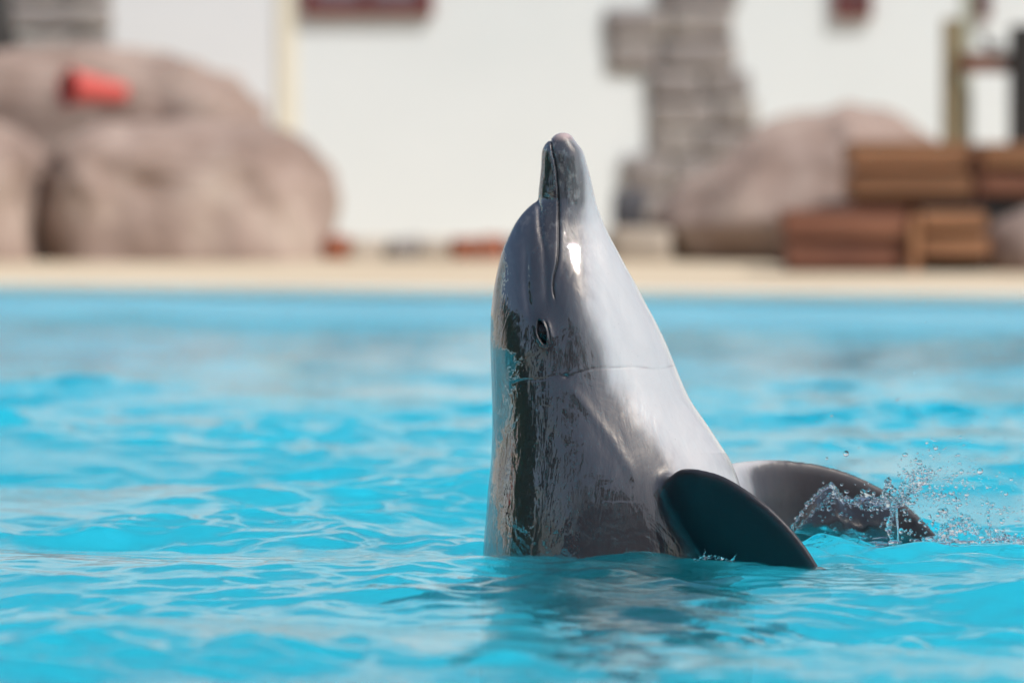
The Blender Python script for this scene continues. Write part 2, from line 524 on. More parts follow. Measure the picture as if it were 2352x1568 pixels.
bk.scale = (1.2, 1.0, 1.0)
tag(bk, 'salmon red plastic bucket lying on its side on the rocks', 'bucket')

# low row of stones along the foot of the wall
low = [(745, 800, 548, 600, 'brick_red'), (803, 880, 552, 598, 'pale_stone'), (884, 960, 550, 600, 'stone'), (964, 1036, 553, 600, 'pale_stone'),
       (1040, 1098, 552, 602, 'brick_red'), (1101, 1160, 548, 600, 'brick_red'), (1164, 1240, 550, 602, 'stone'), (1244, 1320, 550, 600, 'pale_stone'), (1324, 1390, 548, 604, 'stone')]
names = {'brick_red': 'rusty red', 'pale_stone': 'pale beige', 'stone': 'grey'}
lowl = ['rusty red edging stone touching the big left boulder', 'pale beige edging stone after the first rusty red one', 'grey edging stone between two pale beige ones',
        'pale beige edging stone before the pair of rusty red ones', 'rusty red edging stone next to a pale beige one, first of the red pair', 'rusty red edging stone closest to the dolphin snout',
        'grey edging stone right behind the dolphin snout', 'pale beige edging stone behind the dolphin head', 'grey edging stone by the foot of the grey corner stones']
for i, (x0, x1, y0, y1, mm) in enumerate(low):
    o = stone('edging_stone', x0, x1, y0, y1 + 4, M[mm], 15.8, .3, None, 60 + i, .03)
    tag(o, lowl[i], 'stone', 'edging stones along the foot of the white wall')
o = stone('edging_stone', 1392, 1545, 528, 606, M['pale_stone'], 15.6, .4, None, 80, .03)
tag(o, 'wide pale beige block beside the broad right boulder', 'stone', 'edging stones along the foot of the white wall')
o = stone('dark_rock', 1412, 1490, 440, 522, M['dark_stone'], 15.75, .25, None, 81, .05)
tag(o, 'small dark slate rock sitting on the wide pale block', 'rock')

# ------------------------------------------------------------------ timber steps
ts = empty('timber_steps', at(2040, 625, 13.7))
def beam(x0, x1, y0, y1, Y, depth, mat, seed):
    a = at(x0, y1, Y); c = at(x1, y0, Y)
    return box('beam', (a[0], Y, a[2]), (c[0], Y + depth, c[2]), M[mat], ts, .012, .004, seed)
beam(1800, 2088, 484, 548, 13.70, .55, 'wood_red', 1)
beam(1803, 2086, 553, 618, 13.72, .5, 'wood_red', 2)
beam(1806, 2084, 620, 636, 13.76, .45, 'wood_dark', 12)  # dark strip standing for the shadow line at the foot of the steps
beam(2116, 2268, 488, 530, 13.74, .5, 'wood', 3)
beam(2114, 2272, 546, 592, 13.71, .5, 'wood', 4)
beam(1952, 2238, 326, 390, 14.5, .6, 'wood', 5)
beam(1950, 2236, 398, 456, 14.46, .55, 'wood', 6)
beam(1960, 2230, 461, 484, 14.6, .5, 'wood_red', 7)
beam(2254, 2520, 330, 384, 14.52, .6, 'wood', 8)
beam(2252, 2500, 400, 452, 14.49, .55, 'wood_red', 9)
def post(x0, x1, y0, Y, mat, parent, nm='post', d=.09, zb=DECK):
    a = at(x0, y0, Y); c = at(x1, y0, Y)
    return box(nm, (a[0], Y, zb - .01), (c[0], Y + d, a[2]), M[mat], parent, .008, .003, int(x0))
post(2090, 2113, 492, 13.66, 'wood', ts)
post(2240, 2252, 336, 14.44, 'wood_red', ts)
post(1965, 1985, 486, 14.62, 'wood_red', ts)
post(2470, 2495, 454, 14.62, 'wood_red', ts)
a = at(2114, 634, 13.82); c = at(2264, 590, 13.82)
box('shade_strip', (a[0], 13.82, DECK - .01), (c[0], 13.86, c[2]), M['wood_dark'], ts)  # dark strip standing for the shade under the lower right beams
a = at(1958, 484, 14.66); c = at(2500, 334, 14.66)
box('shade_board', (a[0], 14.66, DECK - .01), (c[0], 14.72, c[2]), M['wood_dark'], ts)  # dark sheet standing for the shade in the gaps between upper beams
# dark sheet standing for the shade in the void under the treads
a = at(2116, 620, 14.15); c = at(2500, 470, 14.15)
box('shade_board', (a[0], 14.15, DECK - .01), (c[0], 14.2, c[2]), M['wood_dark'], ts)
tag(ts, 'stacked brown timber steps standing in front of the pinkish boulder', 'steps')

# wooden rail fence behind the steps
fe = empty('rail_fence', (at(2188, 500, 16.0)[0], 16.0, DECK))
post(2166, 2211, 44, 16.0, 'wood_olive', fe)
post(2210, 2234, -90, 16.12, 'pale_green', fe, 'pipe')
a = at(2206, 168, 15.98); c = at(2345, 122, 15.98)
box('rail', (a[0], 15.96, a[2]), (c[0], 16.03, c[2]), M['wood_red'], fe, .008, .003, 5)
a = at(2000, 44, 16.1); c = at(2166, 26, 16.1)
post(2326, 2420, 58, 15.9, 'wood_dark', fe, 'post', .2)
tag(fe, 'olive tan post and dark post joined by a brown rail', 'fence')
# small dark bird on the rail
def bird(loc, s):
    bm = bmesh.new()
    def blob(c, r, seg=12):
        g = bmesh.ops.create_uvsphere(bm, u_segments=seg, v_segments=8, radius=1)
        for v in g['verts']: v.co = Vector((c[0] + v.co.x * r[0], c[1] + v.co.y * r[1], c[2] + v.co.z * r[2]))
    blob((0, 0, .045), (.055, .032, .032)); blob((-.045, 0, .085), (.022, .02, .022)); blob((.075, 0, .03), (.04, .016, .010))
    g = bmesh.ops.create_cone(bm, segments=8, radius1=.007, radius2=.001, depth=.022)
    for v in g['verts']: v.co = Vector((-.072 - v.co.z, v.co.y, .083 + v.co.x))
    for sy_ in (-.012, .012):
        g = bmesh.ops.create_cone(bm, segments=6, radius1=.004, radius2=.004, depth=.03)
        for v in g['verts']: v.co = Vector((v.co.x, v.co.y + sy_, v.co.z + .012))
    for v in bm.verts: v.co *= s
    for f in bm.faces: f.smooth = True
    me = bpy.data.meshes.new('bird'); bm.to_mesh(me); bm.free(); me.materials.append(M['dark_stone'])
    o = bpy.data.objects.new('bird', me); C.objects.link(o); o.location = loc
    return o
p = at(2278, 122, 15.995)
tag(bird((p[0], 15.995, p[2]), .75), 'small dark bird perched on the brown rail', 'bird')

# ------------------------------------------------------------------ the surroundings the wet skin and the water mirror
gs = empty('grandstand', (0, -14.5, DECK))
for i in range(7):
    box('step', (-15, -15.3 - .9 * i, DECK - .01 if i == 0 else DECK + .4 * i - .1), (15, -14.4 - .9 * i - .003, DECK + .4 * (i + 1)), M['concrete'], gs)
    for j in range(6):
        x0 = -14.6 + j * 4.95
        box('seat_row', (x0, -15.2 - .9 * i, DECK + .4 * (i + 1) + .003), (x0 + 4.3, -14.85 - .9 * i, DECK + .4 * (i + 1) + .38), M['red_seat' if (i * 5 + j * 2) % 7 == 0 else 'dark_seat'], gs, .02)
box('back_wall', (-15, -21.2, DECK), (15, -20.75, 4.6), M['wall'], gs)
tag(gs, 'grey concrete grandstand with rows of dark seats across the pool', 'grandstand')
wg = empty('reflection_colonnade', (-15.5, 10, DECK))  # unseen colonnade, added to reflect pale and dark streaks in the wet back
box('wall', (-16.4, 3.2, DECK - .01), (-16, 19, 4.3), M['wood_dark'], wg)
rr = random.Random(21)
y0 = 3.3
k = 0
while y0 < 18.4:
    w_ = rr.uniform(.35, 1.3)
    box('reflection_column', (-15.2, y0, DECK), (-14.7, y0 + w_, 4.3), M['wall' if k % 3 else 'cream_wall'], wg)
    if k % 2 == 0:
        box('reflection_banner', (-14.8, y0 + w_ + .10, DECK + .6), (-14.75, y0 + w_ + rr.uniform(.32, .5), 3.9), M['red_seat' if k % 4 == 0 else 'blue_awning'], wg)
    y0 += w_ + rr.uniform(.45, 1.1)
    k += 1
box('roof_slab', (-16.4, 3.2, 4.303), (-14.75, 19, 4.8), M['wall'], wg)
tag(wg, 'unseen white colonnade added for reflection streaks, with dark back wall and red and blue banners', 'building')
# unseen hedge along the side deck, added for its dark reflection
hv_, hf_ = [], []
rr = random.Random(5)
for i in range(5200):
    c_ = Vector((-15.2 + rr.uniform(-.7, .7), rr.uniform(-7.5, 2.6), DECK + rr.uniform(0, 2.7)))
    c_.z += noise.noise(Vector((0, c_.y * .8, 0))) * .5
    t1 = Vector((rr.gauss(0, 1), rr.gauss(0, 1), rr.gauss(0, 1))).normalized() * .2
    t2 = t1.orthogonal().normalized() * .13
    k = len(hv_)
    hv_ += [c_ - t1, c_ + t2, c_ + t1, c_ - t2]; hf_.append((k, k + 1, k + 2, k + 3))
hd_ = mesh_obj('hedge', hv_, hf_, M['leaf'])
tag(hd_, 'unseen long dark green hedge added for its dark reflection beside the colonnade', 'hedge')
lf_v, lf_f = [], []
rr = random.Random(3)
for i in range(1400):
    d = Vector((rr.gauss(0, 1), rr.gauss(0, 1), rr.gauss(0, 1))).normalized()
    r = rr.uniform(.45, 1) ** .6
    c_ = Vector((d.x * 1.5 * r, d.y * 1.5 * r, 3.4 + d.z * 1.5 * r)) + noise.noise_vector(d * 2) * .5
    t1 = Vector((rr.gauss(0, 1), rr.gauss(0, 1), rr.gauss(0, .6))).normalized() * .22
    t2 = t1.orthogonal().normalized() * .14
    k = len(lf_v)
    lf_v += [c_ - t1, c_ + t2, c_ + t1, c_ - t2]
    lf_f.append((k, k + 1, k + 2, k + 3))
crown_me = bpy.data.meshes.new('crown'); crown_me.from_pydata(lf_v, [], lf_f); crown_me.materials.append(M['leaf'])
tv_, tf_ = [], []
for i, (z, r) in enumerate([(0, .16), (.8, .12), (1.8, .10), (2.8, .07), (4.0, .02)]):
    for k in range(10):
        tv_.append((r * math.cos(k * .628) + .05 * math.sin(z * 1.7), r * math.sin(k * .628), z))
for i in range(4):
    for k in range(10):
        l = (k + 1) % 10
        tf_.append((i * 10 + k, i * 10 + l, i * 10 + 10 + l, i * 10 + 10 + k))
trunk_me = bpy.data.meshes.new('trunk'); trunk_me.from_pydata(tv_, [], tf_); trunk_me.materials.append(M['bark'])
for i, (x, y, s) in enumerate([(-17.2, -5.5, 1.0), (-17.4, -1.6, .9), (-17.3, 1.4, 1.0), (-12, -24, 1.5), (-4.5, -24.5, 1.7), (3, -24, 1.5), (10, -24.6, 1.6), (-16, -12, 1.2)]):
    t = empty('tree', (x, y, DECK)); t.scale = (s, s, s); t.rotation_euler = (0, 0, i * 1.3)
    for nm, me in (('crown', crown_me), ('trunk', trunk_me)):
        o = bpy.data.objects.new(nm, me); C.objects.link(o); o.parent = t
    tag(t, ['dark green tree at the far end of the hedge from the colonnade', 'smaller dark green tree behind the middle of the hedge', 'dark green tree behind the hedge end next to the colonnade',
            'dark green tree behind the hedge-side end of the grandstand', 'tallest dark green tree behind the grandstand', 'dark green tree right of the tallest one behind the grandstand',
            'dark green tree behind the end of the grandstand away from the hedge', 'dark green tree between the hedge and the grandstand'][i], 'tree', 'trees around the pool')

# ------------------------------------------------------------------ dolphin
# outline of head and body against the height (picture pixels at the dolphin's own distance)
K = 10.5 / FPX
def X_(px): return (np.asarray(px, float) - 1176) * K
def Z_(py): return np.array([at(1176, p, 0.0)[2] for p in np.atleast_1d(py)])
left = [(304.5, 1291), (306, 1283), (308.5, 1277), (313, 1270), (318, 1266), (322, 1262), (327, 1254.5), (334, 1249), (348, 1243.6), (387, 1240.9), (434, 1236.0), (456, 1234),
        (461, 1230), (471, 1217.3), (493, 1197), (518, 1180.2), (545, 1166.7), (575, 1153.3), (612, 1143.2), (653, 1134.7), (687, 1129.7), (727, 1126.3), (781, 1126.3),
        (838, 1128.6), (911, 1131.0), (966, 1131.4), (1040, 1128.2), (1113, 1120.9), (1186, 1115.4), (1259, 1110), (1400, 1102), (1650, 1100), (2100, 1140), (2600, 1225), (3100, 1320), (3500, 1375), (3640, 1395), (3700, 1405)]
right = [(304.5, 1293), (306, 1302), (311, 1311.6), (328, 1323.4), (348, 1338.6), (377, 1347), (420, 1358.8), (464, 1368.9), (501, 1382.4), (540, 1399.2), (579, 1419.4), (612, 1436.3),
         (653, 1459.8), (697, 1483.4), (737, 1506), (791, 1531), (838, 1549.4), (911, 1582.3), (970, 1622.6), (1021, 1655.5), (1060, 1680), (1130, 1706), (1200, 1722), (1280, 1733), (1450, 1735), (1700, 1715),
         (2100, 1655), (2600, 1560), (3100, 1480), (3500, 1440), (3640, 1432), (3700, 1420)]
width = [(304.5, 4), (306, 14), (309, 22), (316, 30), (330, 36), (360, 41), (420, 46), (460, 51), (500, 62), (545, 84), (600, 112), (650, 132), (700, 148), (765, 164), (850, 180), (911, 194), (980, 212), (1060, 232), (1130, 245),
         (1200, 254), (1300, 262), (1500, 268), (1700, 262), (2100, 215), (2600, 140), (3100, 70), (3500, 32), (3640, 22), (3700, 12)]
py = np.r_[np.linspace(304.5, 312, 10), np.arange(313.5, 1300, 2.0), np.arange(1305, 3700, 10), 3700]
L = pchip(*zip(*left), py); R = pchip(*zip(*right), py); W = pchip(*zip(*width), py)
zz = Z_(py)
SEG = 220
th = np.linspace(0, 2 * np.pi, SEG, endpoint=False)
rows = []
for i in range(len(py)):
    cx, rx, w = (L[i] + R[i]) / 2, (R[i] - L[i]) / 2, W[i]
    c, s = np.cos(th), np.sin(th)
    box_e = float(np.interp(py[i], [305, 340, 480, 620, 900], [1.0, .80, .84, .95, 1.0]))
    u = np.sign(c) * np.abs(c) ** box_e
    v = np.sign(s) * np.abs(s) ** box_e
    thr = float(np.interp(py[i], [420, 560, 760, 1000, 1200], [0, .20, .20, .10, .03]))     # throat narrower than the back of the head
    mel = float(np.interp(py[i], [440, 480, 560, 680, 800], [.05, .30, .22, .10, 0]))        # the melon narrower than the jaw line
    v = v * (1 - thr * sstep(-.1, 1, u)) * (1 - mel * sstep(.1, -1, u))
    rows.append(np.stack([(cx + rx * u - 1176) * K, w * v * K, np.full(SEG, zz[i])], 1))
BV = np.concatenate(rows)
n = len(py)
idx = np.arange(n * SEG).reshape(n, SEG)
BF = np.stack([idx[:-1], idx[1:], np.roll(idx, -1, 1)[1:], np.roll(idx, -1, 1)[:-1]], -1).reshape(-1, 4).tolist()
BF.append(idx[0].tolist()); BF.append(idx[-1][::-1].tolist())
BV = BV.tolist()

def fin(LE, TE, T0, T1, n=46, m=28, flare=.02, tipk=6):
    """closed fin between a leading and a trailing edge curve"""
    A, Bc = catmull(LE, n), catmull(TE, n)
    base = len(BV)
    ph = np.linspace(0, 2 * np.pi, m, endpoint=False)
    for i in range(n):
        s = i / (n - 1)
        sp = (A[min(i + 1, n - 1)] + Bc[min(i + 1, n - 1)] - A[max(i - 1, 0)] - Bc[max(i - 1, 0)])
        ch = Bc[i] - A[i]
        if np.linalg.norm(ch) < 1e-5: ch = (Bc[max(i - 2, 0)] - A[max(i - 2, 0)]) * .05
        nr_ = np.cross(sp, ch); nr_ /= np.linalg.norm(nr_) + 1e-9
        T = T0 + (T1 - T0) * s + flare * math.exp(-s / .10)
        T *= min(1, (1 - s) * tipk + .12)
        c = (1 - np.cos(ph)) / 2
        foil = 2.4 * np.sqrt(np.clip(c, 0, 1)) * (1 - c) ** .85
        for k in range(m):
            sgn = 1 if ph[k] <= np.pi else -1
            p = A[i] + ch * c[k] + nr_ * sgn * foil[k] * T * .5
            BV.append(p.tolist())
    for i in range(n - 1):
        for k in range(m):
            l = (k + 1) % m
            BF.append([base + i * m + k, base + i * m + l, base + (i + 1) * m + l, base + (i + 1) * m + k])
    BF.append([base + k for k in range(m)][::-1])
    BF.append([base + (n - 1) * m + k for k in range(m)])
# near flipper
fin([at(1490, 1125, -.10), at(1520, 1098, -.165), at(1572, 1073, -.235), at(1640, 1086, -.275), at(1740, 1144, -.315), at(1810, 1207, -.335), at(1876, 1296, -.345), at(1912, 1366, -.345)],
    [at(1560, 1245, -.06), at(1592, 1290, -.12), at(1650, 1330, -.16), at(1715, 1365, -.205), at(1780, 1388, -.25), at(1840, 1394, -.29), at(1890, 1386, -.325), at(1914, 1370, -.345)], .046, .018, flare=.03)
# far flipper
fin([at(1560, 1090, .06), at(1620, 1064, .13), at(1700, 1056, .19), at(1790, 1055, .23), at(1860, 1061, .25), at(1930, 1079, .265), at(2000, 1107, .275), at(2050, 1134, .28), at(2100, 1174, .285), at(2150, 1225, .285), at(2176, 1258, .285)],
    [at(1640, 1260, .06), at(1700, 1275, .13), at(1780, 1290, .20), at(1850, 1305, .235), at(1920, 1318, .26), at(1990, 1320, .275), at(2050, 1312, .285), at(2100, 1298, .29), at(2140, 1282, .29), at(2165, 1270, .288), at(2178, 1262, .286)], .036, .014, flare=.03)
# dorsal fin and flukes, under water
fin([(.02, 0, -.42), (-.06, 0, -.47), (-.16, 0, -.56), (-.22, 0, -.68), (-.235, 0, -.74)], [(.05, 0, -.80), (-.02, 0, -.76), (-.10, 0, -.735), (-.18, 0, -.74), (-.235, 0, -.745)], .035, .01)
for sg in (-1, 1):
    fin([(.165, 0, -1.72), (.17, .08 * sg, -1.80), (.18, .20 * sg, -1.88), (.19, .31 * sg, -2.0), (.19, .33 * sg, -2.04)],
        [(.165, 0, -2.0), (.17, .06 * sg, -2.02), (.18, .18 * sg, -2.03), (.19, .29 * sg, -2.05), (.19, .33 * sg, -2.05)], .03, .01)
tmp_me = bpy.data.meshes.new('tmp'); tmp_me.from_pydata(BV, [], BF); tmp_me.update()
bm = bmesh.new(); bm.from_mesh(tmp_me); bmesh.ops.recalc_face_normals(bm, faces=bm.faces); bm.to_mesh(tmp_me); bm.free()
tmp = bpy.data.objects.new('tmp', tmp_me); C.objects.link(tmp)
rm = tmp.modifiers.new('r', 'REMESH'); rm.mode = 'VOXEL'; rm.voxel_size = .0027
dg = bpy.context.evaluated_depsgraph_get()
dme = bpy.data.meshes.new_from_object(tmp.evaluated_get(dg))
bpy.data.objects.remove(tmp)
dme.name = 'dolphin'

def get_co(me):
    a = np.empty(len(me.vertices) * 3, np.float32); me.vertices.foreach_get('co', a); return a.reshape(-1, 3).astype(float)
def get_no(me):
    a = np.empty(len(me.vertices) * 3, np.float32); me.vertices.foreach_get('normal', a); return a.reshape(-1, 3).astype(float)
def set_co(me, v):
    me.vertices.foreach_set('co', v.astype(np.float32).ravel()); me.update()
def smooth(me, v, it, w=None, lam=.5):
    e = np.empty(len(me.edges) * 2, np.int32); me.edges.foreach_get('vertices', e); e = e.reshape(-1, 2)
    nv = len(v)
    i = np.r_[e[:, 0], e[:, 1]]; j = np.r_[e[:, 1], e[:, 0]]
    deg = np.bincount(i, minlength=nv).astype(float)[:, None]
    for _ in range(it):
        av = np.stack([np.bincount(i, v[j, k], nv) for k in range(3)], 1) / deg
        v = v + (av - v) * (lam if w is None else lam * w[:, None])
    return v
v = get_co(dme)
v = smooth(dme, v, 6)
root_n = np.array([[*at(1530, 1120, -.18)], [*at(1560, 1190, -.18)], [*at(1590, 1260, -.17)], [*at(1515, 1095, -.17)]])
root_f = np.array([[*at(1660, 1062, .14)], [*at(1690, 1130, .14)], [*at(1690, 1200, .14)]])
rt = np.concatenate([root_n, root_f])
dmin = np.min(np.linalg.norm(v[:, None, :] - rt[None], axis=2), axis=1) if len(v) < 900000 else np.ones(len(v))
wv = np.exp(-(dmin / .055) ** 2)
v = smooth(dme, v, 150, wv)
set_co(dme, v)

# finer faces round mouth, eye and creases
MOUTH = [(1262, 318), (1264.8, 326), (1268.5, 348), (1274.5, 373), (1279.6, 410), (1282, 451), (1283.3, 495), (1283.3, 545), (1282, 585), (1277.9, 612), (1272.9, 633), (1270.2, 656), (1271.9, 676), (1277.5, 695)]
MELON = [(1231, 458), (1237, 480), (1239, 510), (1245, 550), (1253, 585), (1258, 610)]
NECK = [(1150, 890), (1208, 873), (1245, 871), (1282, 862), (1300, 866), (1330, 856), (1362, 846), (1403, 843.5), (1465, 842), (1509, 847), (1552, 838)]
RIDGE = [(1290, 872), (1340, 925), (1395, 995), (1440, 1065), (1470, 1125)]
CHEEK = [(1212, 540), (1208, 580), (1207, 640), (1212, 700), (1222, 745)]
def pdist(px, py_, line, n=140):
    P = catmull(line, n)
    d = np.full(len(px), 1e9); t = np.zeros(len(px))
    for i in range(n):
        e = (px - P[i, 0]) ** 2 + (py_ - P[i, 1]) ** 2
        m_ = e < d
        d[m_] = e[m_]; t[m_] = i / (n - 1)
    return np.sqrt(d), t
pu, pv = proj(v)
near = (pv > 300) & (pv < 900)
sel = np.zeros(len(v), bool)
ii = np.where(near & (v[:, 1] < .0))[0]
dm, _ = pdist(pu[ii], pv[ii], MOUTH)
sel[ii[dm < 16]] = True
sel[ii[np.hypot(pu[ii] - 1250, pv[ii] - 763) < 42]] = True
bm = bmesh.new(); bm.from_mesh(dme)
bm.verts.ensure_lookup_table()
ed = [e for e in bm.edges if sel[e.verts[0].index] and sel[e.verts[1].index]]
bmesh.ops.subdivide_edges(bm, edges=ed, cuts=1, use_grid_fill=True, smooth=0)
bm.to_mesh(dme); bm.free()
dme.update()
v = get_co(dme)
nrm = get_no(dme)
pu, pv = proj(v)
disp = np.zeros(len(v)); dark = np.zeros(len(v))
hd = np.where((pv < 1160) & (v[:, 2] > .1))[0]
hx, hy = pu[hd], pv[hd]
side = sstep(.08, .35, np.abs(nrm[hd, 1]))
d, t = pdist(hx, hy, MOUTH, 260)
fade = sstep(1.0, .93, t)
disp[hd] += -.0042 * np.exp(-(d / 1.9) ** 2) * fade + .0005 * np.exp(-((d - 8) / 6) ** 2) * fade * side
dark[hd] += np.exp(-(d / 2.0) ** 2) * fade  # dark lip lining, with the shade of the mouth crack put into the colour
d, t = pdist(hx, hy, MELON)
disp[hd] += -.0045 * np.exp(-(d / 7) ** 2) * sstep(1, .55, t) * (.3 + .7 * side)
d, t = pdist(hx, hy, NECK, 220)
disp[hd] += (-.0005 * np.exp(-(d / 2.5) ** 2)) * side * sstep(0, .15, t)
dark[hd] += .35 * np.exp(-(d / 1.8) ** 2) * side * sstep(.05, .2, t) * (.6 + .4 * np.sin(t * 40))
d, t = pdist(hx, hy, RIDGE)
disp[hd] += .0016 * np.exp(-(d / 13) ** 2) * side * sstep(0, .15, t) * sstep(1, .8, t)
d, t = pdist(hx, hy, CHEEK)
disp[hd] += -.0035 * np.exp(-(d / 9) ** 2) * side * sstep(0, .25, t) * sstep(1, .75, t)
d, t = pdist(hx, hy, [(1245, 560), (1252, 620), (1254, 670), (1252, 715)])
disp[hd] += -.0030 * np.exp(-(d / 9) ** 2) * side * sstep(0, .25, t) * sstep(1, .7, t)
# jaw hollow and cheek mound below the mouth corner
disp[hd] += .006 * np.exp(-((hx - 1330) / 45) ** 2 - ((hy - 690) / 80) ** 2) * side
disp[hd] += -.005 * np.exp(-((hx - 1400) / 60) ** 2 - ((hy - 950) / 120) ** 2) * side
# ear dimple
disp[hd] += -.003 * np.exp(-((hx - 1300) / 5) ** 2 - ((hy - 864) / 4) ** 2) * side
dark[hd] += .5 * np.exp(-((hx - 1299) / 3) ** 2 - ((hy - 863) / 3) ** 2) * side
# eye
ca, sa = math.cos(math.radians(13)), math.sin(math.radians(13))
ex_, ey_ = hx - 1245, hy - 763
eu = ex_ * ca - ey_ * sa
ev = ex_ * sa + ey_ * ca
bulge = .0075 * np.exp(-((eu - 5) / 19) ** 2 - (ev / 31) ** 2)
alm = 1 - np.abs(eu / 10.5) ** 1.6 - np.abs(ev / 28) ** 1.5
slit = sstep(-.25, .35, alm)
disp[hd] += (bulge - .011 * slit) * side
disp[hd] += (-.0028 * np.exp(-((eu - 16 + (ev / 16) ** 2 * 1.2) / 2.6) ** 2 - (ev / 24) ** 4) + .0012 * np.exp(-((eu - 20 + (ev / 16) ** 2) / 4) ** 2 - (ev / 24) ** 4)) * side
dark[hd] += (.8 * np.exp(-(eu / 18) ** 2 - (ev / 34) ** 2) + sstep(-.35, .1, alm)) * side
# soft unevenness of the skin
disp += .0012 * np.sin(v[:, 0] * 38 + 9 * v[:, 1]) * np.sin(v[:, 2] * 16 + 20 * v[:, 1]) * sstep(.0, .2, v[:, 2])
eye_i = hd[np.argmin((hx - 1245) ** 2 + (hy - 763) ** 2 + (v[hd, 1] > 0) * 1e6)]
eye_p, eye_n = v[eye_i].copy(), nrm[eye_i].copy()
# colour masks: pale underside, worn snout tip
zt = v[:, 2]
Lz = np.interp(-pv, -np.array(py[::-1])[::-1] if False else -py[::-1], X_(L)[::-1])
Rz = np.interp(-pv, -py[::-1], X_(R)[::-1])
fr_ = (v[:, 0] - Lz) / np.maximum(Rz - Lz, 1e-3)
b0 = np.interp(pv, [300, 400, 560, 700, 850, 1000, 1150, 1300], [.80, .78, .60, .50, .52, .60, .70, .80])
belly = sstep(-.10, .30, fr_ - b0)
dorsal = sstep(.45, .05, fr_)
# flippers are dark outside the body
onfin = np.zeros(len(v))
onfin = np.maximum(onfin, sstep(-.07, .12, v[:, 0] - Rz) * (pv > 1040) * np.interp(pv, [1050, 1075, 1130], [.72, .85, 1]))
dn = np.min(np.linalg.norm(v[:, None, :] - np.array([at(1600, 1150, -.23), at(1690, 1200, -.27), at(1780, 1270, -.30), at(1850, 1330, -.32)])[None], axis=2), axis=1)
onfin = np.maximum(onfin, sstep(.18, .09, dn) * sstep(-.165, -.225, v[:, 1]))
def rim(line, w):
    r_ = np.zeros(len(v)); k_ = np.where((pv > 1030) & (v[:, 2] > -.05))[0]
    d_, _t = pdist(_pu[k_], _pv[k_], line)
    r_[k_] = np.exp(-(d_ / w) ** 2)
    return r_
dr = np.min(np.linalg.norm(v[:, None, :] - np.array([at(1552, 1165, -.20), at(1572, 1205, -.20), at(1592, 1245, -.20), at(1612, 1285, -.20)])[None], axis=2), axis=1)
onfin = np.maximum(onfin, .9 * sstep(.055, .02, dr))
_x = v[:, 0] - CAM[0]; _y = v[:, 1] - CAM[1]; _z = v[:, 2] - CAM[2]
_c, _s = math.cos(PITCH), math.sin(PITCH)
_pu = 1176 + FPX * _x / (_y * _c - _z * _s); _pv = 784 - FPX * (_y * _s + _z * _c) / (_y * _c - _z * _s)
far_rim = rim([(1620, 1064), (1700, 1056), (1790, 1055), (1860, 1061), (1930, 1079), (2000, 1107), (2050, 1134), (2100, 1174), (2150, 1225)], 17) * (v[:, 1] > 0)
near_rim = rim([(1520, 1098), (1572, 1073), (1640, 1086), (1740, 1144), (1810, 1207), (1876, 1296)], 13) * (v[:, 1] < 0)
far_root = (v[:, 1] > 0) * sstep(1880, 1700, _pu)
onfin = onfin * (1 - .62 * far_rim) * (1 - .5 * near_rim) * (1 - .45 * far_root)  # flipper edges paler: light catching them is put into the colour
tip = sstep(328, 306, pv) * sstep(-.02, .03, v[:, 0] - X_(1262)) + 0
def attr(name, a):
    at_ = dme.attributes.new(name, 'FLOAT', 'POINT')
    at_.data.foreach_set('value', np.clip(a, 0, 1).astype(np.float32))
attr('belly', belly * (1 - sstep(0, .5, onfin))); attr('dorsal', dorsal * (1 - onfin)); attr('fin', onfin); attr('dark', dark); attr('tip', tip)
attr('jaw', sstep(620, 430, pv))
v = v + nrm * disp[:, None]
set_co(dme, v)
dme.polygons.foreach_set('use_smooth', np.ones(len(dme.polygons), bool))
dme.update()

m, nt, b = nodes('wet_dolphin_skin')
def A_(n_):
    a = N(nt, 'ShaderNodeAttribute'); a.attribute_name = n_; return a.outputs['Fac']
def math_(op, x, y):
    q_ = N(nt, 'ShaderNodeMath'); q_.operation = op
    for s_, v_ in ((q_.inputs[0], x), (q_.inputs[1], y)):
        if hasattr(v_, 'is_linked'): nt.links.new(v_, s_)
        else: s_.default_value = v_
    q_.use_clamp = False
    return q_.outputs[0]
n_big = noise_tex(nt, 5, 5, (1, 1, .45), .6, .6)
n_str = noise_tex(nt, 16, 6, (1, 1, .14), .6, .3)
n_fine = noise_tex(nt, 60, 6, (1, 1, .6), .65)
bw = math_('ADD', A_('belly'), math_('MULTIPLY', math_('SUBTRACT', n_big, .5), .75))
bw = math_('ADD', bw, math_('MULTIPLY', math_('SUBTRACT', n_str, .5), .65))  # tears the pale edge: wet-sheen reflections put into the skin colour
col = ramp(nt, bw, [(.05, (.030, .028, .032)), (.36, (.072, .068, .071)), (.50, (.20, .19, .192)), (.56, (.29, .275, .275)), (.72, (.40, .385, .39)), (.92, (.49, .47, .465))])
col = mixc(nt, math_('MULTIPLY', A_('dorsal'), .75), col, (.020, .020, .024))
col = mixc(nt, math_('MULTIPLY', A_('fin'), .8), col, (.019, .015, .018))
mo = ramp(nt, noise_tex(nt, 11, 6, (1, 1, .4), .62, 1.0), [(.35, (.80, .80, .83)), (.52, (1, 1, 1)), (.68, (1.06, 1.03, 1.02))])
col = mixc(nt, .35, col, mo, 'MULTIPLY')
